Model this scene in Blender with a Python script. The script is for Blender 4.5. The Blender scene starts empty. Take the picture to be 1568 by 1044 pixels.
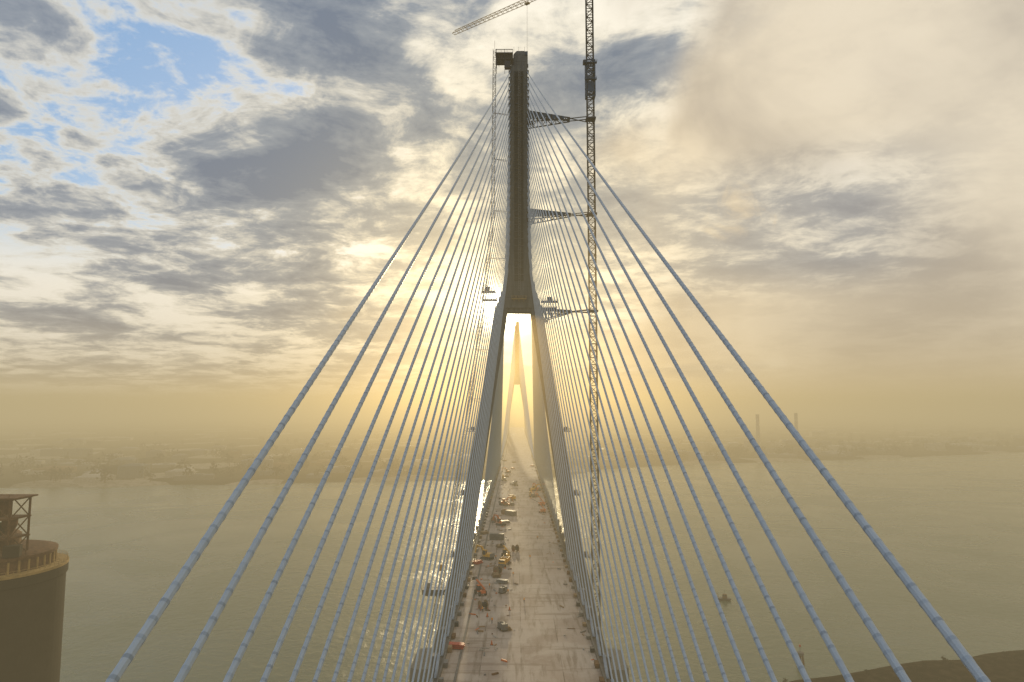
import bpy, math, random
from mathutils import Vector, Matrix, Quaternion
random.seed(7)
R=math.radians
scene=bpy.context.scene
scene.view_settings.view_transform='Standard'
scene.view_settings.look='None'
scene.view_settings.exposure=0

# ------------------------------------------------------------ materials
class NT:
    def __init__(s,nt): s.nt=nt; s.n=nt.nodes; s.l=nt.links
    def node(s,t,**k):
        n=s.n.new(t)
        for a,b in k.items(): setattr(n,a,b)
        return n
    def put(s,inp,v):
        if v is None: return
        if isinstance(v,bpy.types.NodeSocket): s.l.new(v,inp)
        else: inp.default_value=v
    def m(s,op,a,b=None,c=None,clamp=False):
        n=s.node('ShaderNodeMath',operation=op); n.use_clamp=clamp
        s.put(n.inputs[0],a); s.put(n.inputs[1],b)
        if c is not None: s.put(n.inputs[2],c)
        return n.outputs[0]
    def mr(s,v,a,b,c=0.0,d=1.0,t='SMOOTHSTEP'):
        n=s.node('ShaderNodeMapRange',interpolation_type=t)
        s.put(n.inputs[0],v); s.put(n.inputs[1],a); s.put(n.inputs[2],b); s.put(n.inputs[3],c); s.put(n.inputs[4],d)
        return n.outputs[0]
    def mix(s,f,a,b,bt='MIX'):
        n=s.node('ShaderNodeMix',data_type='RGBA',blend_type=bt)
        n.clamp_factor=True
        s.put(n.inputs[0],f)
        s.put(n.inputs[6],a if isinstance(a,bpy.types.NodeSocket) else (*a,1) if len(a)==3 else a)
        s.put(n.inputs[7],b if isinstance(b,bpy.types.NodeSocket) else (*b,1) if len(b)==3 else b)
        return n.outputs[2]
    def noise(s,vec,scale,detail=4,rough=.5,dist=0.0):
        n=s.node('ShaderNodeTexNoise'); s.put(n.inputs['Vector'],vec)
        n.inputs['Scale'].default_value=scale; n.inputs['Detail'].default_value=detail
        n.inputs['Roughness'].default_value=rough; n.inputs['Distortion'].default_value=dist
        return n.outputs['Fac']
    def ramp(s,f,stops):
        n=s.node('ShaderNodeValToRGB'); s.put(n.inputs[0],f)
        e=n.color_ramp.elements
        while len(e)<len(stops): e.new(0.5)
        for i,(p,c) in enumerate(stops):
            e[i].position=p; e[i].color=(*c,1)
        return n.outputs[0]

def newmat(name,spec=None):
    m=bpy.data.materials.new(name); m.use_nodes=True
    t=NT(m.node_tree); b=m.node_tree.nodes['Principled BSDF']
    if spec is not None: b.inputs['Specular IOR Level'].default_value=spec
    return m,t,b

def mat(name,col,rough=.7,metal=0.0,var=.25,scale=.6,bump=0.0,bscale=4.0,col2=None,spec=.3):
    m,t,b=newmat(name,spec)
    tc=t.node('ShaderNodeTexCoord')
    v=t.noise(tc.outputs['Object'],scale,4,.6)
    f=t.mr(v,.3,.7,t='LINEAR')
    c1=[c*(1-var) for c in col]; c2=col2 or [min(1,c*(1+var)) for c in col]
    t.put(b.inputs['Base Color'],t.mix(f,c1,c2))
    b.inputs['Roughness'].default_value=rough; b.inputs['Metallic'].default_value=metal
    if bump:
        bn=t.node('ShaderNodeBump'); bn.inputs['Strength'].default_value=bump; bn.inputs['Distance'].default_value=.1
        t.put(bn.inputs['Height'],t.noise(tc.outputs['Object'],bscale,4,.6))
        t.put(b.inputs['Normal'],bn.outputs[0])
    return m

M={}
M['darkconc']=mat('recess_shade_concrete',(.016,.022,.03),.9,var=.5,scale=.5,spec=.1)  # recess shade is put into this dark colour
M['steel']=mat('dark_steel',(.022,.03,.045),.55,.3)
M['galv']=mat('galvanised_steel',(.22,.23,.24),.6,.2)
M['rust']=mat('rusty_steel',(.12,.065,.032),.85,var=.4,scale=.8,spec=.1)
M['crane']=mat('crane_paint',(.035,.037,.04),.6,spec=.1)
M['cranehaze']=mat('crane_upper_haze_tint',(.60,.50,.34),.5)  # jib's paleness in the haze is put into the base colour
M['blue']=mat('blue_paint',(.006,.045,.11),.45)
M['yellow']=mat('yellow_paint',(.58,.30,.02),.5,var=.15)
M['orange']=mat('orange_paint',(.5,.11,.02),.5,var=.15)
M['red']=mat('red_paint',(.4,.05,.03),.5,var=.15)
M['white']=mat('white_paint',(.62,.6,.56),.5,var=.12)
M['grey']=mat('grey_paint',(.14,.14,.14),.6)
M['black']=mat('rubber',(.03,.03,.03),.8)
M['glass']=mat('cab_glass',(.04,.05,.06),.1)
M['wood']=mat('timber',(.24,.16,.09),.8,spec=.1)
M['edge']=mat('edge_girder',(.13,.125,.12),.85,spec=.1)
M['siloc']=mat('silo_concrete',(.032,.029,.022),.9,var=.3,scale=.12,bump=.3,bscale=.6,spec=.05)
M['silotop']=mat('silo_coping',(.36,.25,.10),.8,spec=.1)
M['cloth']=mat('barrier_concrete',(.30,.28,.25),.8)

m,t,b=newmat('tower_concrete',.1)
tc=t.node('ShaderNodeTexCoord'); P=tc.outputs['Object']
sp=t.node('ShaderNodeSeparateXYZ'); t.put(sp.inputs[0],P)
mp=t.node('ShaderNodeMapping'); t.put(mp.inputs['Vector'],P); mp.inputs['Scale'].default_value=(1.2,1.2,.12)
st=t.noise(mp.outputs[0],.8,5,.65)
fr=t.m('FRACT',t.m('DIVIDE',sp.outputs[2],4.6))
c=t.mix(t.mr(st,.3,.7),(.055,.068,.082),(.125,.14,.155))
c=t.mix(t.mr(fr,.05,.0,0,.7),c,(.02,.025,.03))
t.put(b.inputs['Base Color'],c); b.inputs['Roughness'].default_value=.9
M['concrete']=m

m,t,b=newmat('stay_cable_sheath',.3)
tc=t.node('ShaderNodeTexCoord')
v=t.noise(tc.outputs['Object'],.8,3,.6)
t.put(b.inputs['Base Color'],t.mix(v,(.29,.37,.48),(.39,.47,.58)))
b.inputs['Roughness'].default_value=.5
M['cable']=m
M['cablering']=mat('stay_cable_rib',(.26,.33,.43),.6)

# deck
m,t,b=newmat('deck_concrete',.2)
tc=t.node('ShaderNodeTexCoord'); P=tc.outputs['Object']
big=t.noise(P,.07,5,.6,.6)
mp=t.node('ShaderNodeMapping'); t.put(mp.inputs['Vector'],P); mp.inputs['Scale'].default_value=(.5,.05,1)
streak=t.noise(mp.outputs[0],1.2,5,.65)
mp2=t.node('ShaderNodeMapping'); t.put(mp2.inputs['Vector'],P); mp2.inputs['Scale'].default_value=(.10,.9,1)
cross=t.noise(mp2.outputs[0],.35,5,.65)
fine=t.noise(P,1.5,5,.7)
br=t.node('ShaderNodeTexBrick'); t.put(br.inputs['Vector'],P)
br.offset=0; br.inputs['Scale'].default_value=1; br.inputs['Mortar Size'].default_value=.11
br.inputs['Brick Width'].default_value=9.0; br.inputs['Row Height'].default_value=14.0
br.inputs['Color1'].default_value=(.27,.21,.175,1); br.inputs['Color2'].default_value=(.40,.33,.28,1); br.inputs['Mortar'].default_value=(.11,.08,.065,1)
c=t.mix(t.mr(big,.38,.62),br.outputs['Color'],(.42,.36,.31))
c=t.mix(t.mr(streak,.48,.68,0,.7),c,(.15,.11,.08))
c=t.mix(t.mr(cross,.55,.62,0,.5),c,(.17,.125,.095))
c=t.mix(t.mr(fine,.5,.8,0,.35),c,(.52,.47,.42))
t.put(b.inputs['Base Color'],c); b.inputs['Roughness'].default_value=.85
M['deck']=m

# water
m,t,b=newmat('river_water')
tc=t.node('ShaderNodeTexCoord'); P=tc.outputs['Object']
n1=t.noise(P,.18,5,.65,.3); n2=t.noise(P,.010,4,.6,1.0)
bn=t.node('ShaderNodeBump'); t.put(bn.inputs['Strength'],t.mr(n2,.35,.65,.3,.7)); bn.inputs['Distance'].default_value=1.0
t.put(bn.inputs['Height'],n1); t.put(b.inputs['Normal'],bn.outputs[0])
t.put(b.inputs['Base Color'],t.mix(t.mr(n2,.35,.65),(.06,.095,.06),(.085,.115,.075)))
t.put(b.inputs['Roughness'],t.mr(n2,.3,.7,.18,.34)); b.inputs['IOR'].default_value=1.33
M['water']=m

# land
m,t,b=newmat('land',0.0)
tc=t.node('ShaderNodeTexCoord'); P=tc.outputs['Object']
vo=t.node('ShaderNodeTexVoronoi'); t.put(vo.inputs['Vector'],P); vo.inputs['Scale'].default_value=.012
n1=t.noise(P,.006,5,.65); n2=t.noise(P,.15,5,.7)
sep=t.node('ShaderNodeSeparateColor'); t.put(sep.inputs[0],vo.outputs['Color'])
c=t.mix(t.mr(n1,.4,.6),(.010,.012,.008),(.05,.042,.028))
c=t.mix(t.mr(sep.outputs[0],.8,.85),c,(.30,.27,.22))
c=t.mix(t.mr(n2,.4,.7,0,.6),c,(.010,.009,.006))
t.put(b.inputs['Base Color'],c); b.inputs['Roughness'].default_value=1
M['land']=m
m,t,b=newmat('embankment_soil',0.0)
tc=t.node('ShaderNodeTexCoord'); P=tc.outputs['Object']
t.put(b.inputs['Base Color'],t.mix(t.mr(t.noise(P,.25,6,.7),.42,.65),(.005,.004,.002),(.035,.025,.015))); b.inputs['Roughness'].default_value=1
M['soil']=m
M['leaf']=mat('foliage',(.018,.019,.009),.9,var=.5,scale=.3,spec=0.0)

# ------------------------------------------------------------ mesh builder
class MB:
    def __init__(s): s.v=[]; s.f=[]; s.mi=[]; s.mats=[]
    def _m(s,k):
        if k not in s.mats: s.mats.append(k)
        return s.mats.index(k)
    def add(s,vs,fs,k):
        o=len(s.v); s.v+= [tuple(v) for v in vs]
        i=s._m(k)
        for f in fs: s.f.append(tuple(a+o for a in f)); s.mi.append(i)
    def box(s,c,sz,k,rz=0,rx=0,ry=0,taper=1.0):
        hx,hy,hz=sz[0]/2,sz[1]/2,sz[2]/2
        rot=Matrix.Rotation(rz,3,'Z')@Matrix.Rotation(ry,3,'Y')@Matrix.Rotation(rx,3,'X')
        vs=[]
        for z in (-1,1):
            tt=taper if z==1 else 1
            for x,y in ((-1,-1),(1,-1),(1,1),(-1,1)):
                vs.append(Vector(c)+rot@Vector((x*hx*tt,y*hy*tt,z*hz)))
        s.add(vs,[(3,2,1,0),(4,5,6,7),(0,1,5,4),(1,2,6,5),(2,3,7,6),(3,0,4,7)],k)
    def beam(s,p,q,r,k,n=4,r2=None,cap=True):
        p=Vector(p);q=Vector(q);d=q-p
        if d.length<1e-6: return
        d.normalize(); a=Vector((0,0,1)) if abs(d.z)<.9 else Vector((0,1,0))
        u=d.cross(a).normalized(); w=d.cross(u).normalized()
        r2=r if r2 is None else r2
        vs=[]
        for c,rr in ((p,r),(q,r2)):
            for i in range(n):
                an=2*math.pi*(i+.5)/n
                vs.append(c+u*math.cos(an)*rr+w*math.sin(an)*rr)
        fs=[(i,(i+1)%n,n+(i+1)%n,n+i) for i in range(n)]
        if cap: fs+= [tuple(range(n))[::-1],tuple(range(n,2*n))]
        s.add(vs,fs,k)
    def tube(s,pts,rads,k,n=8,kr=None):
        d=(Vector(pts[-1])-Vector(pts[0])).normalized()
        a=Vector((0,0,1)) if abs(d.z)<.9 else Vector((0,1,0))
        u=d.cross(a).normalized(); w=d.cross(u).normalized()
        cs=[(math.cos(2*math.pi*i/n),math.sin(2*math.pi*i/n)) for i in range(n)]
        dirs=[u*c_+w*s_ for c_,s_ in cs]
        vs=[]
        for p,r in zip(pts,rads):
            p=Vector(p)
            for dd in dirs: vs.append(p+dd*r)
        o=len(s.v); s.v+=[tuple(v) for v in vs]
        ik=s._m(k); ir=s._m(kr) if kr else ik
        for j in range(len(pts)-1):
            big=kr and (rads[j]>rads[0]*1.05 and rads[j+1]>rads[0]*1.05)
            for i in range(n):
                s.f.append((o+j*n+i,o+j*n+(i+1)%n,o+(j+1)*n+(i+1)%n,o+(j+1)*n+i)); s.mi.append(ir if big else ik)
    def loft(s,secs,k):
        vs=[]
        for (x,y,z,hw,hd,ch) in secs:
            for (a,b_) in ((-hw+ch,-hd),(hw-ch,-hd),(hw,-hd+ch),(hw,hd-ch),(hw-ch,hd),(-hw+ch,hd),(-hw,hd-ch),(-hw,-hd+ch)):
                vs.append((x+a,y+b_,z))
        fs=[]
        for j in range(len(secs)-1):
            for i in range(8): fs.append((j*8+i,j*8+(i+1)%8,(j+1)*8+(i+1)%8,(j+1)*8+i))
        fs.append(tuple(range(8))[::-1]); L=(len(secs)-1)*8; fs.append(tuple(range(L,L+8)))
        s.add(vs,fs,k)
    def lathe(s,c,prof,k,n=32,caps=True):
        vs=[]
        for r,z in prof:
            for i in range(n):
                a=2*math.pi*i/n; vs.append((c[0]+r*math.cos(a),c[1]+r*math.sin(a),c[2]+z))
        fs=[]
        for j in range(len(prof)-1):
            for i in range(n): fs.append((j*n+i,j*n+(i+1)%n,(j+1)*n+(i+1)%n,(j+1)*n+i))
        if caps:
            fs.append(tuple(range(n))[::-1]); L=(len(prof)-1)*n; fs.append(tuple(range(L,L+n)))
        s.add(vs,fs,k)
    def truss(s,pts,w,k,sec=3.0,rc=.1,rd=.06,side=(1,0,0)):
        for a,b_ in zip(pts[:-1],pts[1:]):
            a=Vector(a);b_=Vector(b_);d=(b_-a);L=d.length;d.normalize()
            u=Vector(side); u=(u-d*u.dot(d)).normalized(); v=d.cross(u).normalized()
            n=max(1,round(L/sec))
            co=lambda i,sx,sy:(a+d*(L*i/n))+(u*sx+v*sy)*(w/2)
            cs=((-1,-1),(1,-1),(1,1),(-1,1))
            for i in range(n):
                for (x,y) in cs: s.beam(co(i,x,y),co(i+1,x,y),rc,k,cap=False)
                for e in range(4):
                    c1=cs[e];c2=cs[(e+1)%4]
                    s.beam(co(i,*c1),co(i,*c2),rd,k,cap=False)
                    if (i+e)%2: s.beam(co(i,*c1),co(i+1,*c2),rd,k,cap=False)
                    else: s.beam(co(i,*c2),co(i+1,*c1),rd,k,cap=False)
    def done(s,name,parent=None,loc=(0,0,0),rz=0,smooth=False):
        me=bpy.data.meshes.new(name); me.from_pydata(s.v,[],s.f)
        for k in s.mats: me.materials.append(M[k])
        me.polygons.foreach_set('material_index',s.mi)
        if smooth: me.polygons.foreach_set('use_smooth',[True]*len(s.f))
        me.update()
        ob=bpy.data.objects.new(name,me); scene.collection.objects.link(ob)
        ob.location=loc; ob.rotation_euler=(0,0,rz)
        if parent: ob.parent=parent
        return ob
def empty(name,loc=(0,0,0),rz=0):
    e=bpy.data.objects.new(name,None); scene.collection.objects.link(e); e.location=loc; e.rotation_euler=(0,0,rz); return e

WZ=-46.0   # water level (deck surface = 0)
T1=280.0; T2=1210.0
bridge=empty('cable_stayed_bridge')

# ------------------------------------------------------------ deck
d=MB()
y0,y1=-140,1900
d.box((0,(y0+y1)/2,-.2),(35.4,y1-y0,.4),'deck')
d.done('deck_slab',bridge)
d=MB()
for sx in (-1,1):
    d.box((sx*18.1,(y0+y1)/2,-1.2),(.8,y1-y0,2.2),'edge')
    d.box((sx*17.3,(y0+y1)/2,.42),(.35,y1-y0,.8),'edge',taper=.9)
    y=y0; q=0
    while y<y1:
        d.box((sx*18.9,y,-.7),(1.0,1.6,1.6),'steel')
        if y<800:
            d.box((sx*16.6,y+2,.55),(.9,random.uniform(.8,2.4),random.uniform(.6,1.3)),random.choice(['steel','rust','grey','wood']))
            if q%2==0: d.box((sx*19.3,y+4.6,.3),(1.3,2.2,2.6),'grey')
        y+=9.2; q+=1
    y=y0
    while y<700:
        d.beam((sx*18.5,y,-.1),(sx*18.5,y,1.3),.05,'steel'); y+=3
    for z in (.7,1.25): d.beam((sx*18.5,y0,z),(sx*18.5,700,z),.035,'steel')
d.box((-13.9,(y0+y1)/2,.09),(.5,y1-y0,.18),'edge')
y=y0
while y<y1:
    d.box((0,y,-1.5),(35,.6,2.0),'edge'); y+=9.2
d.done('deck_edge_girders',bridge)

# ------------------------------------------------------------ tower
def tower(name,Y):
    t=MB()
    t.loft([(0,Y,97,9.4,4.6,.8),(0,Y,104,7.0,4.5,.8),(0,Y,112,5.2,4.4,.8),(0,Y,122,4.3,4.3,.8),(0,Y,150,3.95,4.2,.8),(0,Y,199,3.75,4.0,.8),(0,Y,200.5,3.75,4.0,.8)],'concrete')
    t.loft([(.8,Y,200.5,3.0,3.4,.5),(.8,Y,206,3.0,3.4,.5),(.8,Y,207.6,2.0,2.6,.5)],'concrete')
    for sx in (-1,1):
        t.loft([(sx*32.0,Y,WZ-2,4.0,6.0,.8),(sx*22.3,Y,0,3.0,5.2,.7),(sx*14.4,Y,50,2.7,4.9,.7),(sx*6.9,Y,98,2.5,4.58,.7)],'concrete')
        t.loft([(sx*32.0,Y,WZ-4,10,12,2),(sx*32.0,Y,WZ+4,9.5,11.5,2)],'concrete')
    t.box((0,Y,96.6),(11,7,2.2),'concrete')
    t.box((0,Y,-5.2),(41,6,4.0),'concrete')
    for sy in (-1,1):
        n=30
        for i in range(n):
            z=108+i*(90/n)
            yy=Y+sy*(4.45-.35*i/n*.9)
            t.box((0,yy,z+1.3),(3.7,.5,2.55),'darkconc')  # dark strip standing proud, coloured as a shaded recess
            t.box((random.uniform(-1,1),Y+sy*(4.75-.35*i/n),z+random.uniform(0,2)),(random.uniform(.6,1.6),.5,.5),'steel')
            if i%2==0: t.box((random.choice([-1.1,1.0]),yy+sy*.3,z+1.2),(.9,.12,1.5),'black')
        # ladder with cage
        for lx in (-.35,.35): t.beam((lx+.2,Y+sy*5.0,104),(lx+.2,Y+sy*4.6,199),.07,'galv')
        for i in range(95): t.beam((-.15,Y+sy*(5.0-.4*i/95),104+i),(.55,Y+sy*(5.0-.4*i/95),104+i),.05,'galv')
    for i in range(28):
        z=198-i*2.9
        hw=3.8+.25*(198-z)/75+(max(0,130-z)*.06)
        for sx in (-1,1):
            for sy in (-1,1):
                t.box((sx*hw,Y+sy*2.9,z),(1.0,1.3,1.2),'concrete')
    return t.done(name,bridge)
tower('tower',T1)
tower('tower_far',T2)

# ------------------------------------------------------------ cables
def near_anchor(i): return -60+9.1*i+0.10*i*i
def cables(name,Y,sgn,anchor,rad,rings):
    t=MB()
    for i in range(28):
        zt=198-i*2.9
        for sx in (-1,1):
            a=Vector((sx*3.6,Y+sgn*3.2,zt)); b_=Vector((sx*18.1,anchor(i),.2))
            L=(b_-a).length; sag=L*.005
            def P(f): 
                p=a.lerp(b_,f); p.z-=4*sag*f*(1-f); return p
            if rings and i<rings:
                pts=[P(.02*j) for j in range(19)];rad_=[rad]*19
                n=int(L*.62/.85)
                for j in range(n):
                    f=.38+.62*j/n; s1=.62/n
                    pts+= [P(f),P(f+.50*s1),P(f+.66*s1),P(f+.86*s1)]
                    rad_+=[rad,rad,rad*1.07,rad*1.07]
                pts.append(b_);rad_.append(rad)
                t.tube(pts,rad_,'cable',8,'cablering')
            else:
                pts=[P(j/40) for j in range(41)]
                t.tube(pts,[rad]*41,'cable',6)
            t.beam(P(1-5/L),P(1.0),rad*1.9,'cablering',8)
            t.beam(P(0),P(4/L),rad*1.5,'cablering',6)
    t.done(name,bridge,smooth=False)
cables('back_stays',T1,-1,near_anchor,.175,12)
cables('main_span_stays',T1,1,lambda i:T1+458-15.6*i,.19,0)
cables('far_main_span_stays',T2,-1,lambda i:T2-458+15.6*i,.18,0)
cables('far_back_stays',T2,1,lambda i:T2+340-11.4*i,.18,0)

def platform(t,c,sx,sy,k='steel'):
    x,y,z=c
    t.box((x,y,z),(sx,sy,.25),k)
    for a in (-1,1):
        for h in (.6,1.15):
            t.beam((x-sx/2,y+a*sy/2,z+h),(x+sx/2,y+a*sy/2,z+h),.05,k)
            t.beam((x+a*sx/2,y-sy/2,z+h),(x+a*sx/2,y+sy/2,z+h),.05,k)
        for i in range(4):
            xx=x-sx/2+sx*i/3
            t.beam((xx,y+a*sy/2,z),(xx,y+a*sy/2,z+1.15),.05,k)
    for i in range(3):
        xx=x-sx/2+sx*(i+.5)/3
        t.beam((xx,y-sy/2,z-.8),(xx,y+sy/2,z-.8),.1,k)
        t.beam((xx,y-sy/2,z-.8),(xx,y-sy/2,z),.08,k)
p=MB()
platform(p,(-6.0,T1,204.2),7.5,6); platform(p,(-6.2,T1,207),7.5,5)
for x in (-9.5,-6,-2.5):
    p.beam((x,T1-2.5,200),(x,T1-2.5,208.4),.12,'steel'); p.beam((x,T1+2.5,200),(x,T1+2.5,208.4),.12,'steel')
p.beam((-9.5,T1-2.5,208.4),(-2.5,T1-2.5,208.4),.12,'steel')
p.box((-4.7,T1-3,201),(2.5,2,3),'steel')
p.box((3.3,T1-3.2,206),(1.0,1.2,1.6),'blue')
for x in (-2,0,2.5): p.beam((x,T1-3,207),(x,T1-3,209.2),.06,'steel')
platform(p,(-12.5,T1-4,103.6),5.5,5); platform(p,(-12,T1-4,100.2),6,5)
platform(p,(12.5,T1-4,99.5),7,5); platform(p,(12.5,T1-4,96.8),6,5)
p.box((-13,T1-4,104.6),(2,2.4,2.0),'rust'); p.box((12.5,T1-4,100.6),(1.6,1.6,1.6),'steel')
platform(p,(0,T1-6,100.4),6,2.2,'silotop')
for x in (-2,-.6,1,2.2): p.box((x,T1-6,101.2),(.7,.9,1.3),'steel')
for sx in (-1,1):
    for z in (47,-2,22):
        lx=22.3-(22.3-6.9)*(z/98.0)
        platform(p,(sx*(lx+4),T1-3,z),3.2,4); p.box((sx*(lx+3.8),T1-3,z+1),(1.2,1.4,1.6),'rust')
p.done('tower_work_platforms',bridge)
p=MB()
platform(p,(-33.5,T1-4,-14),9,7); platform(p,(-33.5,T1-4,-16.2),6,6)
p.box((-33.5,T1-4,-15.1),(8.4,6.4,1.5),'steel')
p.beam((-33,T1,-14.4),(-25.5,T1,-22),.25,'steel'); p.beam((-30,T1,-14.4),(-25,T1,-16),.25,'steel')
p.box((-36,T1-3,-13),(1.6,2,1.7),'grey')
p.done('hoist_landing_platform')

# ------------------------------------------------------------ construction hoist (left)
h=MB()
hp=[(-37.5,T1-3,WZ),(-28.6,T1-3,0),(-21.5,T1-3,48),(-14.8,T1-3,97),(-10.8,T1-3,135),(-10.2,T1-3,208)]
h.truss(hp,1.25,'steel',sec=1.6,rc=.12,rd=.06)
for z,xp,xt in ((180,-10.3,-4),(160,-10.4,-4.2),(138,-10.8,-4.3),(118,-12.4,-4.8),(80,-17.2,-12.4),(60,-20,-15.5),(30,-24.2,-20),(10,-27.2,-23),(-25,-33.5,-30)):
    h.beam((xp,T1-3,z),(xt,T1-1.5,z),.12,'rust'); h.beam((xp,T1-3,z),(xt,T1-3.5,z-1.5),.08,'rust')
h.beam((-10.2,T1-3,208),(-10.2,T1-3,212),.07,'rust')
h.box((-30.7,T1-4.6,-6),(1.6,1.6,2.6),'yellow')
h.done('construction_hoist')

# ------------------------------------------------------------ tower crane
cr=empty('tower_crane')
CX,CY,CT=31.0,284.0,243.0
c=MB()
c.truss([(CX,CY,WZ+1),(CX,CY,CT)],2.9,'crane',sec=2.9,rc=.26,rd=.17)
c.loft([(CX,CY,WZ-1,6,6,.5),(CX,CY,WZ+1.2,6,6,.5)],'concrete')
c.done('mast',cr)
c=MB()
for sx in (-1,1):
    for sy in (-1,1):
        c.beam((CX+sx*1.9,CY+sy*1.9,190),(CX+sx*1.9,CY+sy*1.9,206),.28,'blue')
for z in (190,192.5,195,198,200.5,203,206):
    for e in range(4):
        a=[(-1.9,-1.9),(1.9,-1.9),(1.9,1.9),(-1.9,1.9)][e]; b_=[(1.9,-1.9),(1.9,1.9),(-1.9,1.9),(-1.9,-1.9)][e]
        c.beam((CX+a[0],CY+a[1],z),(CX+b_[0],CY+b_[1],z),.25,'blue')
        if z<206: c.beam((CX+a[0],CY+a[1],z),(CX+b_[0],CY+b_[1],z+2.6),.18,'blue')
platform(c,(CX,CY-2.4,204.5),5.4,1.6,'blue'); platform(c,(CX,CY-2.4,197),5.0,1.4,'blue')
c.box((CX,CY-1.9,194),(2.8,.3,4.5),'blue'); c.box((CX-2.6,CY-1.5,205),(1.2,2,1.6),'steel')
c.done('climbing_cage',cr)
c=MB()
for z in (179,137,95.5):
    x0=4.1 if z>100 else 9.5
    for sy in (-1,1):
        for zz,z2 in ((2.2,.3),(-2.4,-.3)):
            c.beam((x0,T1-1+sy*3.6,z+zz-1.0),(CX-9,CY+sy*1.4,z+z2+1),.28,'steel')
    n=9
    for i in range(n+1):
        f=i/n
        x=x0+(CX-9-x0)*f; hh=2.3*(1-f)+.3*f; zc=z-1.0+2*f; hy=3.6*(1-f)+1.4*f; yc=T1-1+(CY-T1+1)*f
        for sy in (-1,1):
            c.beam((x,yc+sy*hy,zc-hh),(x,yc+sy*hy,zc+hh),.22,'steel')
            if i<n:
                f2=(i+1)/n; x2=x0+(CX-9-x0)*f2; h2=2.3*(1-f2)+.3*f2; zc2=z-1.0+2*f2; hy2=3.6*(1-f2)+1.4*f2; yc2=T1-1+(CY-T1+1)*f2
                if i%2: c.beam((x,yc+sy*hy,zc-hh),(x2,yc2+sy*hy2,zc2+h2),.2,'steel')
                else: c.beam((x,yc+sy*hy,zc+hh),(x2,yc2+sy*hy2,zc2-h2),.2,'steel')
        c.beam((x,yc-hy,zc+hh),(x,yc+hy,zc+hh),.15,'steel')
        if f<.8:
            c.box((x+.4,yc,zc+hh),(1.6,hy*1.8,.1),'steel')
            if z>100: c.box((x+.8,yc-hy,zc+.3),(1.3,.15,hh*1.5),'blue',ry=.25)
    for sy in (-1,1):
        c.beam((CX-9,CY+sy*1.4,z+1),(CX-1.5,CY+sy*1.5,z+1.8),.22,'steel')
        c.beam((CX-9,CY-sy*1.4,z+1),(CX-1.5,CY+sy*1.5,z+.6),.2,'steel')
    c.box((CX,CY,z+1.2),(4.2,4.2,.7),'steel')
    platform(c,(x0+.9,T1-4.4,z-4.2),3,2.6); c.beam((x0+.6,T1-4,z-6.5),(x0+2,T1-4,z-1),.2,'steel')
c.done('tie_frames',cr)
c=MB()
c.lathe((CX,CY,CT),[(1.9,0),(1.9,1.6),(1.6,2.2)],'cranehaze',16)
tip=Vector((-33,331,CT+2.5)); jd=(tip-Vector((CX,CY,CT+2.5))); jd.z=0; L=jd.length; jd.normalize(); side=Vector((-jd.y,jd.x,0))
base=Vector((CX,CY,CT+2.8))
def jibtruss(o,dd,L,w,hh,n,k):
    for i in range(n+1):
        a=o+dd*(L*i/n)
        tp=Vector((0,0,hh*(1-.35*i/n)))
        if i<n:
            b2=o+dd*(L*(i+1)/n)
            for s_ in (-1,1):
                c.beam(a+side*w*s_,b2+side*w*s_,.15,k)
                c.beam(a+side*w*s_,(a+b2)/2+tp,.09,k); c.beam(b2+side*w*s_,(a+b2)/2+tp,.09,k)
            c.beam(a+tp if i==0 else (a-dd*(L/n)/2)+tp,(a+b2)/2+tp,.15,k)
        c.beam(a+side*w,a-side*w,.08,k)
jibtruss(base,jd,L,.95,2.6,28,'cranehaze')
jibtruss(base,-jd,20,1.1,1.6,7,'cranehaze')
apex=base+Vector((0,0,12))
for s_ in (-1,1):
    c.beam(base+side*s_,apex,.22,'cranehaze'); c.beam(base+side*s_-jd*2,apex,.16,'cranehaze')
c.beam(apex,base+jd*L*.45+Vector((0,0,2)),.1,'steel'); c.beam(apex,base-jd*18,.1,'steel')
cw=base-jd*17-Vector((0,0,1.2)); c.box(cw,(4,2.2,3),'concrete',rz=math.atan2(jd.y,jd.x))
cb=base+side*2+jd*1.2; c.box(cb,(2.2,1.6,2.2),'white',rz=math.atan2(jd.y,jd.x)); c.box(cb+jd*.9,(.6,1.4,1.4),'glass',rz=math.atan2(jd.y,jd.x))
tr=base+jd*(L*.42)-Vector((0,0,.6)); c.box(tr,(2.2,1.6,.6),'cranehaze',rz=math.atan2(jd.y,jd.x))
for s_ in (-1,1): c.beam(tr+side*s_*.3,tr+side*s_*.3-Vector((0,0,30)),.035,'steel')
c.box(tr-Vector((0,0,30.6)),(.9,.9,1.4),'steel')
c.done('slewing_jib',cr)

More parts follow.
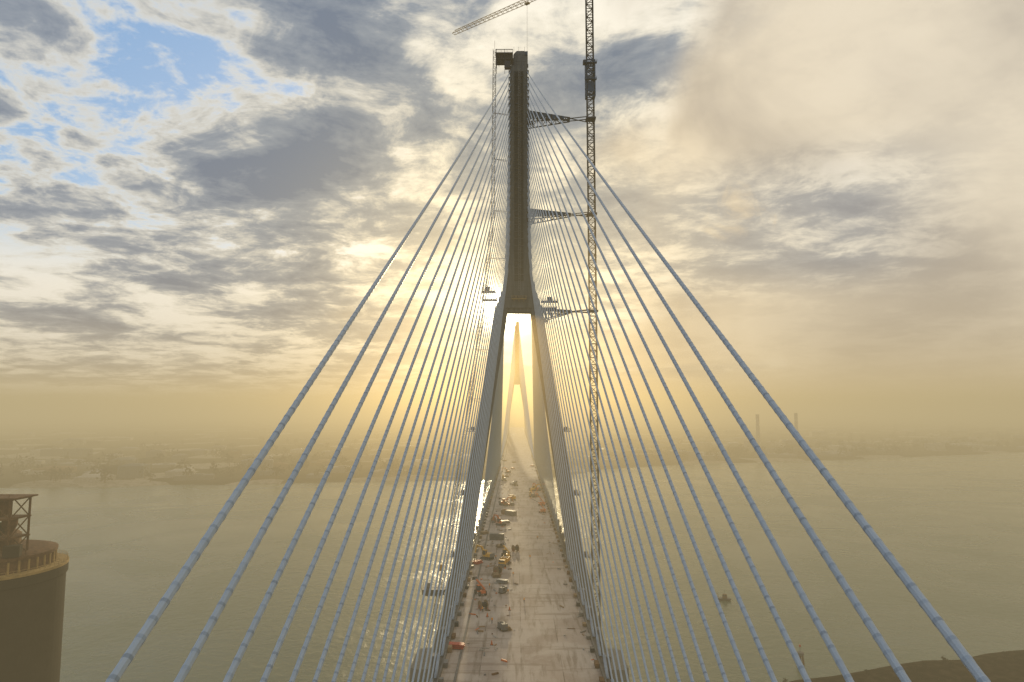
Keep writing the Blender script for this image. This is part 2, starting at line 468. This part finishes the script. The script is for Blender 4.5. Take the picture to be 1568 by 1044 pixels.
# ------------------------------------------------------------ deck machinery
def excavator(loc,rz,k='orange'):
    e=MB()
    for s_ in (-1,1):
        e.loft([(s_*1.2,0,.05,.3,1.9,.05),(s_*1.2,0,.3,.3,2.2,.05),(s_*1.2,0,.7,.3,2.2,.05),(s_*1.2,0,.95,.3,1.8,.05)],'black')
        for j in range(5): e.beam((s_*1.2-.33,-1.6+.8*j,.4),(s_*1.2+.33,-1.6+.8*j,.4),.28,'grey',10)
    e.box((0,0,.7),(1.9,1.6,.5),'grey'); e.lathe((0,0,.9),[(.7,0),(.7,.3)],'grey',14)
    e.box((0,-.6,1.75),(2.6,3.4,1.1),k,taper=.96); e.loft([(0,-2.2,1.2,1.3,.5,.3),(0,-2.2,2.4,1.25,.45,.3)],'grey')
    e.box((-.8,.6,2.6),(1.0,1.6,1.6),'glass',taper=.88); e.box((-.8,.6,3.45),(1.0,1.6,.12),k)
    for a in (-.48,.48):
        for b_ in (-.78,.78): e.beam((-.8+a,.6+b_,1.8),(-.8+a*.9,.6+b_*.9,3.42),.06,k)
    pts=[(.35,1.0,1.9),(.35,2.9,4.3),(.35,5.0,4.6)]
    e.beam(pts[0],pts[1],.32,k,r2=.42); e.beam(pts[1],pts[2],.42,k,r2=.26)
    e.beam(pts[2],(.35,6.0,1.6),.32,k,r2=.2); e.beam((.35,1.4,1.6),(.35,3.2,3.8),.1,'grey',8); e.beam((.35,3.4,5.0),(.35,5.1,5.3),.1,'grey',8)
    e.loft([(.35,6.0,.5,.5,.45,.1),(.35,5.7,1.1,.5,.55,.1),(.35,5.9,1.6,.4,.2,.1)],'grey')
    for j in range(4): e.beam((.0+.23*j,6.4,.5),(.0+.23*j,6.7,.3),.05,'black')
    return e.done('excavator',None,loc,rz)
def wheels(e,xs,ys,r=.5,w=.35):
    for x in xs:
        for y in ys:
            e.beam((x-w/2,y,r),(x+w/2,y,r),r,'black',14); e.beam((x-w/2-.01,y,r),(x+w/2+.01,y,r),r*.5,'grey',10)
def dump_truck(loc,rz,k='yellow'):
    e=MB(); wheels(e,(-1.1,1.1),(2.6,-1.4,-2.7),.55)
    e.box((0,0,.95),(1.2,7.2,.35),'black')
    e.box((0,3.0,1.9),(2.4,1.9,1.7),k,taper=.9); e.box((0,3.75,2.3),(2.0,.3,.8),'glass'); e.box((0,3.98,1.2),(2.4,.3,.5),'grey')
    e.box((0,-1,1.35),(2.4,4.8,.2),k)
    for s_ in (-1,1):
        e.box((s_*1.2,-1,2.0),(.1,4.8,1.3),k)
        for j in range(5): e.box((s_*1.29,-3.2+1.1*j,2.0),(.08,.12,1.3),k)
    e.box((0,1.4,2.2),(2.5,.1,1.6),k); e.box((0,-3.4,1.9),(2.4,.1,1.1),k)
    e.loft([(0,-1,1.45,1.1,2.2,.1),(0,-1,2.1,1.1,2.1,.1),(0,-1.1,2.8,.5,1.2,.2)],'wood')
    return e.done('dump_truck',None,loc,rz)
def mixer_truck(loc,rz):
    e=MB(); wheels(e,(-1.1,1.1),(2.8,-1.2,-2.5),.55)
    e.box((0,0,.95),(1.1,7.6,.35),'black'); e.box((0,3.1,1.9),(2.4,1.8,1.8),'white',taper=.92); e.box((0,3.85,2.3),(2.0,.3,.8),'glass')
    e.tube([(0,1.8,1.9),(0,1.2,2.0),(0,-.6,2.5),(0,-2.6,3.1),(0,-3.4,3.3)],[.5,1.0,1.25,.95,.45],'cloth',16)
    e.beam((0,-3.4,3.5),(0,-4.3,1.4),.35,'grey',8); e.beam((.9,-2.8,1),(.3,-3,3),.08,'grey'); e.beam((-.9,-2.8,1),(-.3,-3,3),.08,'grey')
    return e.done('concrete_mixer_truck',None,loc,rz)
def telehandler(loc,rz,k='yellow'):
    e=MB(); wheels(e,(-1.0,1.0),(-1.5,1.5),.62,.4)
    e.box((0,0,1.15),(1.5,4.4,.7),k,taper=.92); e.box((-.65,.1,2.1),(.9,1.5,1.4),'glass',taper=.9); e.box((-.65,.1,2.83),(.9,1.4,.1),k)
    e.beam((.35,-2.2,2.0),(.35,3.6,3.6),.3,k); e.beam((.35,3.0,3.4),(.35,5.0,4.0),.2,'grey'); e.box((.35,5.1,3.7),(1.5,.15,.9),'black')
    for s_ in (-.4,.4): e.beam((.35+s_,5.1,3.3),(.35+s_,6.2,3.3),.06,'black')
    e.box((.8,.2,1.4),(.6,1.9,.7),'grey')
    return e.done('telehandler',None,loc,rz)
def boom_lift(loc,rz,k='orange'):
    e=MB(); wheels(e,(-1.0,1.0),(-1.2,1.2),.5,.35)
    e.box((0,0,.85),(1.5,3.2,.5),k); e.lathe((0,0,1.1),[(.6,0),(.6,.3)],'grey',12); e.box((0,-.6,1.8),(2.0,2.6,.9),k,taper=.9)
    e.beam((0,-1.4,2.3),(0,2.4,5.5),.22,k); e.beam((0,2.4,5.5),(0,6.5,7.0),.17,'grey'); e.beam((0,-.4,2.0),(0,.8,3.8),.09,'grey',8)
    e.box((0,7.2,6.6),(1.9,.9,.12),'grey')
    for a in (-.9,.9):
        for b_ in (6.8,7.6): e.beam((a,b_,6.6),(a,b_,7.7),.04,k)
        e.beam((a,6.8,7.7),(a,7.6,7.7),.04,k)
    for b_ in (6.8,7.6): e.beam((-.9,b_,7.7),(.9,b_,7.7),.04,k); e.beam((-.9,b_,7.2),(.9,b_,7.2),.03,k)
    return e.done('boom_lift',None,loc,rz)
def container(loc,rz,k='blue',name='site_container'):
    e=MB(); e.box((0,0,1.35),(2.4,6,2.4),k)
    for j in range(15):
        for s_ in (-1,1): e.box((s_*1.22,-2.8+.4*j,1.35),(.08,.18,2.2),k)
    for j in range(6):
        for s_ in (-1,1): e.box((-1+.4*j,s_*3.02,1.35),(.16,.08,2.2),k)
    for a in (-1,1):
        for b_ in (-1,1): e.box((a*1.2,b_*3,1.35),(.16,.16,2.6),'grey')
    e.box((0,0,.1),(2.3,5.8,.2),'black'); return e.done(name,None,loc,rz)
def generator(loc,rz,k='grey'):
    e=MB(); e.box((0,0,1.1),(1.5,3,1.4),k,taper=.96); e.box((0,0,.3),(1.6,3.4,.15),'black'); wheels(e,(-.8,.8),(0,),.35,.2)
    e.beam((0,1.6,.4),(0,2.9,.4),.07,'black'); e.beam((.4,-.9,1.8),(.4,-.9,2.3),.08,'black',8)
    for j in range(5): e.box((.77,-1+.2*j,1.2),(.05,.1,.8),'black')
    e.box((-.1,.6,1.83),(.9,.8,.1),'black'); return e.done('diesel_generator',None,loc,rz)
def reel(loc,rz):
    e=MB(); e.beam((-.9,0,1.3),(.9,0,1.3),.7,'black',18)
    for s_ in (-1,1):
        e.beam((s_*.9,0,1.3),(s_*1.0,0,1.3),1.3,'wood',20); e.beam((s_*1.2,-1,0),(s_*1.05,0,1.3),.08,'red'); e.beam((s_*1.2,1,0),(s_*1.05,0,1.3),.08,'red')
    return e.done('cable_reel',None,loc,rz)
def stack(loc,rz,k=None):
    k=k or random.choice(['wood','wood','galv','rust','red'])
    e=MB()
    for l in range(3):
        for j in range(6-l):
            e.box((-1.2+.48*j+.2*l,random.uniform(-.15,.15),.3+.32*l),(.4,3.6,.2),k)
        for y in (-1.2,1.2): e.box((0,y,.13+.32*l),(3-.4*l,.12,.12),'rust')
    return e.done('material_stack',None,loc,rz)
def cone(loc):
    e=MB(); e.box((0,0,.04),(.7,.7,.08),'black'); e.lathe((0,0,.08),[(.28,0),(.06,1.0)],'orange',10); return e.done('traffic_cone',None,loc)

generator((-4.6,181,0),.5,'grey'); generator((-5.2,216,0),-.5,'grey')
telehandler((-12.0,214,0),.5,'orange'); stack((-15.3,168,0),1.4,'red')
cone((-3,198,0)); cone((-9,192,0)); cone((-7,170,0))
excavator((-12,262,0),1.0,'yellow')
telehandler((-5,266,0),.4,'yellow'); dump_truck((-5.4,252,0),2.9,'yellow')
container((-9.5,300,0),1.5,'grey')
reel((-7.5,240,0),.9); reel((-1.5,276,0),.6); stack((-5.6,228,0),1.2,'galv')
dump_truck((-3.4,424,0),.2,'yellow'); telehandler((-7,400,0),.9,'orange'); boom_lift((13.5,400,0),.9,'orange'); boom_lift((11.5,440,0),-.8,'orange')
excavator((13,470,0),.6,'orange'); container((-4,365,0),.8,'grey')
mixer_truck((-2,500,0),.3); excavator((-8.5,335,0),.8,'orange')
for i in range(13):
    y=345+i*32+random.uniform(-8,8); x=random.choice([-12,-9,-5,-3,9,13])+random.uniform(-1.5,1.5)
    r=random.random(); rz=random.uniform(-1.3,1.3)
    if r<.25: excavator((x,y,0),rz,random.choice(['yellow','orange']))
    elif r<.4: telehandler((x,y,0),rz,'orange')
    elif r<.55: boom_lift((x,y,0),rz,'orange')
    else: stack((x,y,0),rz)
for i in range(9):
    y=176+i*28+random.uniform(-6,6); x=random.choice([-15.2,-12,-10.5,-8,-4])+random.uniform(-.6,.6)
    random.choice([stack,generator,stack,reel])((x,y,0),random.uniform(-1.4,1.4))
e=MB()
for i in range(260):
    y=150+random.random()**1.0*480; x=random.gauss(-8.5,3.6)
    if random.random()<.2: x=random.uniform(11,16.3)
    if not -16.4<x<16.4: continue
    w_=random.uniform(.15,.5); l_=random.uniform(.3,2.6); hh=random.uniform(.08,.4)
    e.box((x,y,hh/2+.01),(w_,l_,hh),random.choice(['wood','grey','galv','rust','wood','orange','cloth','cloth']),rz=random.uniform(-1.5,1.5),taper=random.uniform(.7,1))
e.done('construction_debris')

def worker(loc,rz):
    J=[(0,0,.95),(0,0,1.2),(0,.01,1.42),(0,.02,1.55),(0,.03,1.68),(.1,0,.9),(.12,.06,.5),(.13,0,.09),(.13,.14,.04),(-.1,0,.9),(-.12,-.04,.5),(-.14,-.16,.09),(-.14,-.02,.04),
       (.2,0,1.42),(.27,.02,1.14),(.28,.16,.92),(.28,.22,.84),(-.2,0,1.42),(-.27,.06,1.15),(-.2,.28,1.05),(-.18,.36,1.03)]
    E=[(0,1),(1,2),(2,3),(3,4),(0,5),(5,6),(6,7),(7,8),(0,9),(9,10),(10,11),(11,12),(2,13),(13,14),(14,15),(15,16),(2,17),(17,18),(18,19),(19,20)]
    rr=[.15,.15,.16,.06,.11,.09,.065,.05,.045,.09,.065,.05,.045,.08,.05,.04,.04,.08,.05,.04,.04]
    me=bpy.data.meshes.new('construction_worker'); me.from_pydata(J,E,[]); me.update()
    ob=bpy.data.objects.new('construction_worker',me); scene.collection.objects.link(ob)
    ob.modifiers.new('skin','SKIN')
    if len(me.skin_vertices):
        for i,sv in enumerate(me.skin_vertices[0].data): sv.radius=(rr[i],rr[i]); sv.use_root=(i==0)
    s_=ob.modifiers.new('sub','SUBSURF'); s_.levels=1; s_.render_levels=1
    mm=M.get('worker')
    if not mm:
        mm,t,b=newmat('worker_clothes'); tc=t.node('ShaderNodeTexCoord'); sp=t.node('ShaderNodeSeparateXYZ'); t.put(sp.inputs[0],tc.outputs['Object'])
        t.put(b.inputs['Base Color'],t.mix(t.m('GREATER_THAN',sp.outputs[2],1.72),t.mix(t.m('GREATER_THAN',sp.outputs[2],1.55),t.mix(t.m('GREATER_THAN',sp.outputs[2],.95),(.04,.05,.08),(.75,.3,.03)),(.45,.28,.2)),(.8,.75,.6)))
        M['worker']=mm
    me.materials.append(mm); ob.location=loc; ob.rotation_euler=(0,0,rz)
for l,r_ in (((-7.5,186,0),.4),((1.2,205,0),2),((-9.5,221,0),1),((-2.2,236,0),4),((4,262,0),.3),((-8.8,262,0),2.4),((8,300,0),1),((-10.5,196,0),2),((-3.6,214,0),1)):
    worker(l,r_)

# ------------------------------------------------------------ water & land
def sheet(name,pts,z,k):
    me=bpy.data.meshes.new(name); me.from_pydata([(x,y,z) for x,y in pts],[],[tuple(range(len(pts)))]); me.materials.append(M[k])
    ob=bpy.data.objects.new(name,me); scene.collection.objects.link(ob); return ob
sheet('river_water',[(-9000,-2500),(9000,-2500),(9000,9500),(-9000,9500)],WZ,'water')
def land(name,shore,back,h,fwd,k):
    n=len(shore); vs=[];fs=[]
    rows=[(0,-1.5),(6,.6),(14,h)]
    for (off,z) in rows:
        for (x,y) in shore: vs.append((x,y+off*fwd,WZ+z))
    for (x,y) in shore: vs.append((x,back,WZ+h+ (6 if fwd>0 else 0)))
    for r in range(3):
        for i in range(n-1): fs.append((r*n+i,r*n+i+1,(r+1)*n+i+1,(r+1)*n+i))
    me=bpy.data.meshes.new(name); me.from_pydata(vs,[],fs); me.materials.append(M[k])
    ob=bpy.data.objects.new(name,me); scene.collection.objects.link(ob); return ob
def subdiv(pts,step,amp):
    o=[]
    for a,b_ in zip(pts[:-1],pts[1:]):
        L=math.dist(a,b_); n=max(1,int(L/step))
        for i in range(n):
            f=i/n; o.append((a[0]+(b_[0]-a[0])*f,a[1]+(b_[1]-a[1])*f+random.uniform(-amp,amp)))
    o.append(pts[-1]); return o
far_shore=subdiv([(-7000,500),(-2500,760),(-1200,835),(-760,858),(-690,868),(-520,882),(-430,912),(-390,905),(-300,930),(-85,965),(60,1010),(140,1130),(240,1200),(365,1250),(620,1330),(1150,1563),(2500,2050),(7000,3200)],25,4)
land('far_shore_ground',far_shore,9300,3.0,1,'land')
near_shore=subdiv([(-7000,60),(-400,200),(-150,232),(-60,225),(60,246),(105,274),(150,290),(195,301),(400,358),(1500,570),(7000,1500)],12,2)
land('near_shore_ground',near_shore,-2400,2.5,-1,'soil')

def shore_y(x):
    for a,b_ in zip(far_shore[:-1],far_shore[1:]):
        if a[0]<=x<=b_[0]: return a[1]+(b_[1]-a[1])*(x-a[0])/(b_[0]-a[0]+1e-6)
    return 3000
b_=MB()
for i in range(480):
    x=random.uniform(-1900,2200); y=shore_y(x)+40+random.expovariate(1/420)
    if abs(x)<45: continue
    w=random.uniform(12,50); dd=random.uniform(12,45); hh=random.choice([5,6,8,10,14])*random.uniform(.8,1.2)
    k=random.choice(['grey','grey','edge','rust','siloc','concrete','cloth']); rz=random.uniform(-.2,.5)
    b_.box((x,y,WZ+3+hh/2),(w,dd,hh),k,rz); 
    if random.random()<.5: b_.box((x+w*.1,y,WZ+3+hh+.8),(w*.3,dd*.3,1.6),'grey',rz)
    else:
        b_.box((x,y,WZ+3+hh+1.2),(w*.98,dd*.98,2.4),k,rz,taper=.5)
b_.done('distant_buildings')
for (x,y,hh) in ((545,1560,85),(640,1580,88)):
    c=MB(); c.lathe((x,y,WZ),[(5,0),(3.6,hh*.9),(3.9,hh*.9),(3.9,hh),(3.0,hh)],'cloth',16); c.box((x-16,y,WZ+13),(26,20,26),'grey'); c.done('chimney')
def treemass(name,gen,n,leafn,s0,s1):
    t=MB()
    for _ in range(n):
        x,y,z=gen(); R_=random.uniform(s0,s1)
        t.beam((x,y,z),(x+random.uniform(-.4,.4),y,z+R_*1.2),R_*.07,'rust',5,r2=R_*.03)
        for q in range(3): 
            a=random.uniform(0,6.28); t.beam((x,y,z+R_*.6),(x+math.cos(a)*R_*.5,y+math.sin(a)*R_*.5,z+R_*1.3),R_*.03,'rust',4,r2=R_*.01)
        for q in range(leafn):
            a=random.uniform(0,6.28); ph=random.uniform(-1,1); rr=R_*random.uniform(.45,1)*(1+.3*math.sin(a*3+x))
            cx=x+rr*.75*math.cos(a)*math.sqrt(1-ph*ph); cy=y+rr*.75*math.sin(a)*math.sqrt(1-ph*ph); cz=z+R_*1.0+rr*.8*ph
            s_=R_*random.uniform(.12,.26)
            d1=Vector((random.gauss(0,1),random.gauss(0,1),random.gauss(0,1))).normalized(); d2=d1.orthogonal().normalized()
            o=Vector((cx,cy,cz)); t.add([o-d1*s_,o-d2*s_*.6,o+d1*s_,o+d2*s_*.6],[(0,1,2,3)],'leaf')
    t.done(name)
def gfar():
    x=random.uniform(-1800,2200); return (x,shore_y(x)+18+random.expovariate(1/260),WZ+3)
treemass('distant_trees',gfar,1200,34,6,12)
def gnear():
    x=random.uniform(95,420); 
    yy=270+(x-105)*.29
    return (x,yy-random.uniform(6,40),WZ+1.9)
treemass('riverbank_shrubs',gnear,170,90,.7,1.9)

# ------------------------------------------------------------ silo (left foreground)
s_=MB(); SX,SY=-157,205
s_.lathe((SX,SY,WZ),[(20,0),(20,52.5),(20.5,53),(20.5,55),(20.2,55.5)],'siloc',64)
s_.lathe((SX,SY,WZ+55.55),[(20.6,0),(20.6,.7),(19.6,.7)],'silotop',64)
for i in range(72):
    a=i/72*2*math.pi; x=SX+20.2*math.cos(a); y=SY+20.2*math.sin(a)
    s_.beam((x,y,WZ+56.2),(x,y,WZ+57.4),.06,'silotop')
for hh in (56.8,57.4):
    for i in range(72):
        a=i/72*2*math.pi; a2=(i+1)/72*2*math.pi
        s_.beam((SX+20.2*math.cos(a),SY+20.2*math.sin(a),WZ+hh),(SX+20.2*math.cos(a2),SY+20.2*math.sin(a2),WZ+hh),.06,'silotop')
s_.lathe((SX,SY,WZ+56.26),[(17.0,0),(17.0,3.4),(17.6,3.4),(17.6,4.2),(15,4.8)],'rust',40)
for i in range(40):
    a=i/40*2*math.pi; s_.box((SX+17.1*math.cos(a),SY+17.1*math.sin(a),WZ+57.9),(.5,.5,3.2),'silotop',rz=a)
s_.lathe((SX-1,SY,WZ+61.06),[(9,0),(9,4),(7,5.5)],'rust',24)
fx,fy=SX+7,SY-5
for z0,z1 in ((60.5,65.5),(65.5,71),(71,76.5)):
    for a in (-5.5,0,5.5):
        for b2 in (-4,4): s_.beam((fx+a,fy+b2,WZ+z0),(fx+a,fy+b2,WZ+z1),.32,'rust')
    for b2 in (-4,4):
        s_.beam((fx-6,fy+b2,WZ+z1),(fx+6,fy+b2,WZ+z1),.3,'rust')
        s_.beam((fx-5.5,fy+b2,WZ+z0),(fx,fy+b2,WZ+z1),.18,'rust'); s_.beam((fx+5.5,fy+b2,WZ+z0),(fx,fy+b2,WZ+z1),.18,'rust')
    for a in (-5.5,5.5): s_.beam((fx+a,fy-4,WZ+z0),(fx+a,fy+4,WZ+z1),.18,'rust'); s_.beam((fx+a,fy-4,WZ+z1),(fx+a,fy+4,WZ+z1),.3,'rust')
    if z1<76: s_.box((fx,fy,WZ+z1+.2),(11,8,.2),'rust')
s_.box((fx,fy,WZ+76.9),(14.5,9.5,.4),'rust'); s_.box((fx-2,fy,WZ+73.5),(5,5,4),'rust'); s_.lathe((fx+2.8,fy,WZ+66),[(.5,0),(2,3),(2,4.6)],'rust',14)
s_.box((fx-3,fy,WZ+67.5),(4.5,6,3.4),'siloc'); s_.beam((SX+12,SY-8,WZ+60),(fx+5,fy-4,WZ+66),.4,'rust')
s_.box((SX+14,SY-9,WZ+62.5),(4,3,3),'siloc',rz=.4); s_.lathe((SX+9,SY-12,WZ+61),[(1.3,0),(1.3,3),(.5,4)],'rust',12)
for i in range(9): s_.beam((SX-4+2.4*i,SY-15+.15*i*i,WZ+60.5),(SX-4+2.4*i,SY-15+.15*i*i,WZ+61.5+random.random()*2),.1,'rust')
for xx in (-7,-3,2,5): s_.beam((fx+xx,fy-4,WZ+77),(fx+xx,fy-4,WZ+78.2),.08,'rust')
s_.beam((fx-7,fy-4.5,WZ+78),(fx+7,fy-4.5,WZ+78),.06,'rust')
s_.done('concrete_silo')

# ------------------------------------------------------------ work boat & mooring dolphin
w=MB()
w.loft([(0,0,-.3,1.3,3.6,1.0),(0,0,.5,1.7,4.4,1.3),(0,0,1.1,1.8,4.6,1.4)],'steel')
w.box((0,-1.2,2.1),(2.0,2.4,1.9),'rust',taper=.9); w.box((0,-1.2,2.6),(2.05,2.3,.5),'glass'); w.beam((0,-1.2,3),(0,-1.2,5.4),.07,'steel'); w.beam((-.8,-1.2,4.6),(.8,-1.2,4.6),.05,'steel')
w.beam((0,2.2,1.1),(0,2.2,3.4),.12,'rust'); w.beam((0,2.2,3.3),(1.6,3.2,2.6),.08,'rust')
w.done('work_boat',None,(109,377,WZ),1.2)
w=MB()
for i in range(6):
    a=i*1.047; w.beam((1.8*math.cos(a),1.8*math.sin(a),-3),(.9*math.cos(a),.9*math.sin(a),4),.25,'rust',8)
w.lathe((0,0,3.6),[(1.4,0),(1.4,.9)],'edge',16); w.beam((0,0,4.6),(0,0,7.2),.1,'steel'); w.box((0,0,7.0),(.6,.6,.8),'red')
w.done('mooring_dolphin',None,(113,286,WZ))

# ------------------------------------------------------------ fog (homogeneous absorbing medium with its own glow and a little scatter)
def fogmat(name,sig,col,scat=0.0,g=.8):
    m=bpy.data.materials.new(name); m.use_nodes=True; t=NT(m.node_tree)
    for n in list(t.n):
        if n.type=='BSDF_PRINCIPLED': t.n.remove(n)
    out=[n for n in t.n if n.type=='OUTPUT_MATERIAL'][0]
    ab=t.node('ShaderNodeVolumeAbsorption'); ab.inputs['Color'].default_value=(0,0,0,1); ab.inputs['Density'].default_value=sig
    em=t.node('ShaderNodeEmission'); em.inputs['Color'].default_value=(*col,1); em.inputs['Strength'].default_value=sig  # emission stands in for light scattered by the fog
    ad=t.node('ShaderNodeAddShader'); t.l.new(ab.outputs[0],ad.inputs[0]); t.l.new(em.outputs[0],ad.inputs[1]); o=ad.outputs[0]
    if scat:
        sc=t.node('ShaderNodeVolumeScatter'); sc.inputs['Color'].default_value=(1,.78,.38,1); sc.inputs['Density'].default_value=scat; sc.inputs['Anisotropy'].default_value=g
        a2=t.node('ShaderNodeAddShader'); t.l.new(o,a2.inputs[0]); t.l.new(sc.outputs[0],a2.inputs[1]); o=a2.outputs[0]
    t.l.new(o,out.inputs['Volume'])
    return m
def volbox(name,lo,hi,mt):
    x0,y0,z0=lo;x1,y1,z1=hi
    vs=[(x0,y0,z0),(x1,y0,z0),(x1,y1,z0),(x0,y1,z0),(x0,y0,z1),(x1,y0,z1),(x1,y1,z1),(x0,y1,z1)]
    me=bpy.data.meshes.new(name); me.from_pydata(vs,[],[(3,2,1,0),(4,5,6,7),(0,1,5,4),(1,2,6,5),(2,3,7,6),(3,0,4,7)]); me.materials.append(mt)
    ob=bpy.data.objects.new(name,me); scene.collection.objects.link(ob); return ob
volbox('river_fog',(-8500,-600,WZ-3),(8500,9000,110),fogmat('river_fog',.00072,(.475,.385,.215),scat=.00010,g=.85))

# ------------------------------------------------------------ sun & sky
az=R(-1.2); el=R(8.2)
S=Vector((math.sin(az)*math.cos(el),math.cos(az)*math.cos(el),math.sin(el)))
sl=bpy.data.lights.new('sun','SUN'); sl.energy=4.0; sl.angle=R(.6); sl.color=(1,.78,.45)
so=bpy.data.objects.new('sun',sl); scene.collection.objects.link(so); so.rotation_euler=(-S).to_track_quat('-Z','Y').to_euler()

wd=bpy.data.worlds.new('World'); scene.world=wd; wd.use_nodes=True
t=NT(wd.node_tree)
for n in list(t.n): t.n.remove(n)
out=t.node('ShaderNodeOutputWorld')
sky=t.node('ShaderNodeTexSky'); sky.sky_type='NISHITA'; sky.sun_disc=False; sky.sun_elevation=el; sky.sun_rotation=az
bg1=t.node('ShaderNodeBackground'); t.put(bg1.inputs[0],sky.outputs[0]); bg1.inputs[1].default_value=.08
tc=t.node('ShaderNodeTexCoord'); D=tc.outputs['Generated']
sp=t.node('ShaderNodeSeparateXYZ'); t.put(sp.inputs[0],D); X,Yc,Z=sp.outputs
Zc=t.m('MAXIMUM',Z,0.0); den=t.m('ADD',Zc,.13)
cb=t.node('ShaderNodeCombineXYZ'); t.put(cb.inputs[0],t.m('DIVIDE',X,den)); t.put(cb.inputs[1],t.m('DIVIDE',Yc,den)); cb.inputs[2].default_value=3.7
P=cb.outputs[0]
dt=t.node('ShaderNodeVectorMath',operation='DOT_PRODUCT'); t.put(dt.inputs[0],D); dt.inputs[1].default_value=S
dot=t.m('MAXIMUM',dt.outputs['Value'],0.0)
n1=t.noise(P,1.9,8,.62,.35)        # main structure
n2=t.noise(P,.75,2,.5,.3)          # large masses
n3=t.noise(P,5.5,5,.65,.4)         # small puffs
nn=t.m('ADD',t.m('ADD',t.m('MULTIPLY',n1,.50),t.m('MULTIPLY',n2,.24)),t.m('MULTIPLY',n3,.26))
left=t.mr(X,-.10,-.32)
cl=t.ramp(t.mr(nn,.43,.59,t='LINEAR'),[(0,(1.0,.96,.86)),(.22,(.86,.83,.74)),(.42,(.56,.57,.56)),(.62,(.30,.345,.41)),(1,(.17,.22,.31))])
veiln=t.noise(D,2.8,5,.5,.5)
veilm=t.noise(P,.5,2,.5,.5)
vf=t.m('MULTIPLY',t.mr(t.m('ADD',t.m('ADD',X,t.m('MULTIPLY',t.m('SUBTRACT',veilm,.5),1.3)),t.m('MULTIPLY',t.m('SUBTRACT',veiln,.5),.8)),-.02,.26),.90)
band=t.m('MULTIPLY',t.m('MULTIPLY',t.mr(Z,.13,.20),t.mr(Z,.36,.27)),t.mr(X,.58,.42))
vf=t.m('MULTIPLY',vf,t.m('SUBTRACT',1.0,t.m('MULTIPLY',band,.65)))
cl=t.mix(vf,cl,t.mix(t.mr(veiln,.36,.64),(.82,.72,.56),(.49,.43,.355)))
# small warm-lit wisp of low cloud (ragged)
W=Vector((.299,.919,.258)).normalized()
dw=t.node('ShaderNodeVectorMath',operation='DOT_PRODUCT'); t.put(dw.inputs[0],D); dw.inputs[1].default_value=W
wm=t.m('ADD',t.m('POWER',t.m('MAXIMUM',dw.outputs['Value'],0.0),900.0),t.m('MULTIPLY',t.m('SUBTRACT',t.noise(D,13.0,6,.6,1.0),.5),2.6))
wm=t.m('MULTIPLY',t.mr(wm,.55,1.1),t.mr(dw.outputs['Value'],.9965,.9985))
cl=t.mix(t.m('MULTIPLY',wm,.6),cl,(.82,.69,.50))
cl=t.mix(t.m('MULTIPLY',t.m('POWER',dot,16.0),.6),cl,t.mix(1.0,cl,(1.30,1.08,.68),'MULTIPLY'))
g1=t.m('MULTIPLY',t.m('POWER',dot,40.0),.46); g2=t.m('MULTIPLY',t.m('POWER',dot,240.0),1.5); g3=t.m('MULTIPLY',t.m('POWER',dot,3000.0),16.0)
def scl(f,c):
    n=t.node('ShaderNodeVectorMath',operation='SCALE'); n.inputs[0].default_value=c; t.put(n.inputs[3],f); return n.outputs[0]
glow=t.mix(1.0,t.mix(1.0,scl(g1,(1,.76,.38)),scl(g2,(1,.80,.40)),'ADD'),scl(g3,(1,.9,.65)),'ADD')
hz=t.m('POWER',2.718,t.m('MULTIPLY',Zc,-14.0))
cl=t.mix(t.m('MULTIPLY',hz,.9),cl,(.68,.52,.29))
cl=t.mix(1.0,cl,glow,'ADD')
bg2=t.node('ShaderNodeBackground'); t.put(bg2.inputs[0],cl); bg2.inputs[1].default_value=1.0
bgb=t.node('ShaderNodeBackground'); bgb.inputs[0].default_value=(.14,.34,.66,1); bgb.inputs[1].default_value=.7
adds=t.node('ShaderNodeAddShader'); t.l.new(bg1.outputs[0],adds.inputs[0]); t.l.new(bgb.outputs[0],adds.inputs[1])
gap=t.m('MULTIPLY',t.mr(nn,.495,.43),t.m('MULTIPLY',left,t.mr(Z,.14,.26)))
ms=t.node('ShaderNodeMixShader'); t.put(ms.inputs[0],gap); t.l.new(bg2.outputs[0],ms.inputs[1]); t.l.new(adds.outputs[0],ms.inputs[2])
t.l.new(ms.outputs[0],out.inputs['Surface'])
try: wd.cycles.sampling_method='NONE'
except Exception: pass

# ------------------------------------------------------------ camera
cd=bpy.data.cameras.new('camera'); cam=bpy.data.objects.new('camera',cd); scene.collection.objects.link(cam)
cd.sensor_width=36; cd.lens=36*1045/1568; cd.clip_end=30000; cd.clip_start=.5
cam.location=(-1,0,57); cam.rotation_euler=(R(90+5.47),0,R(.38))
scene.camera=cam
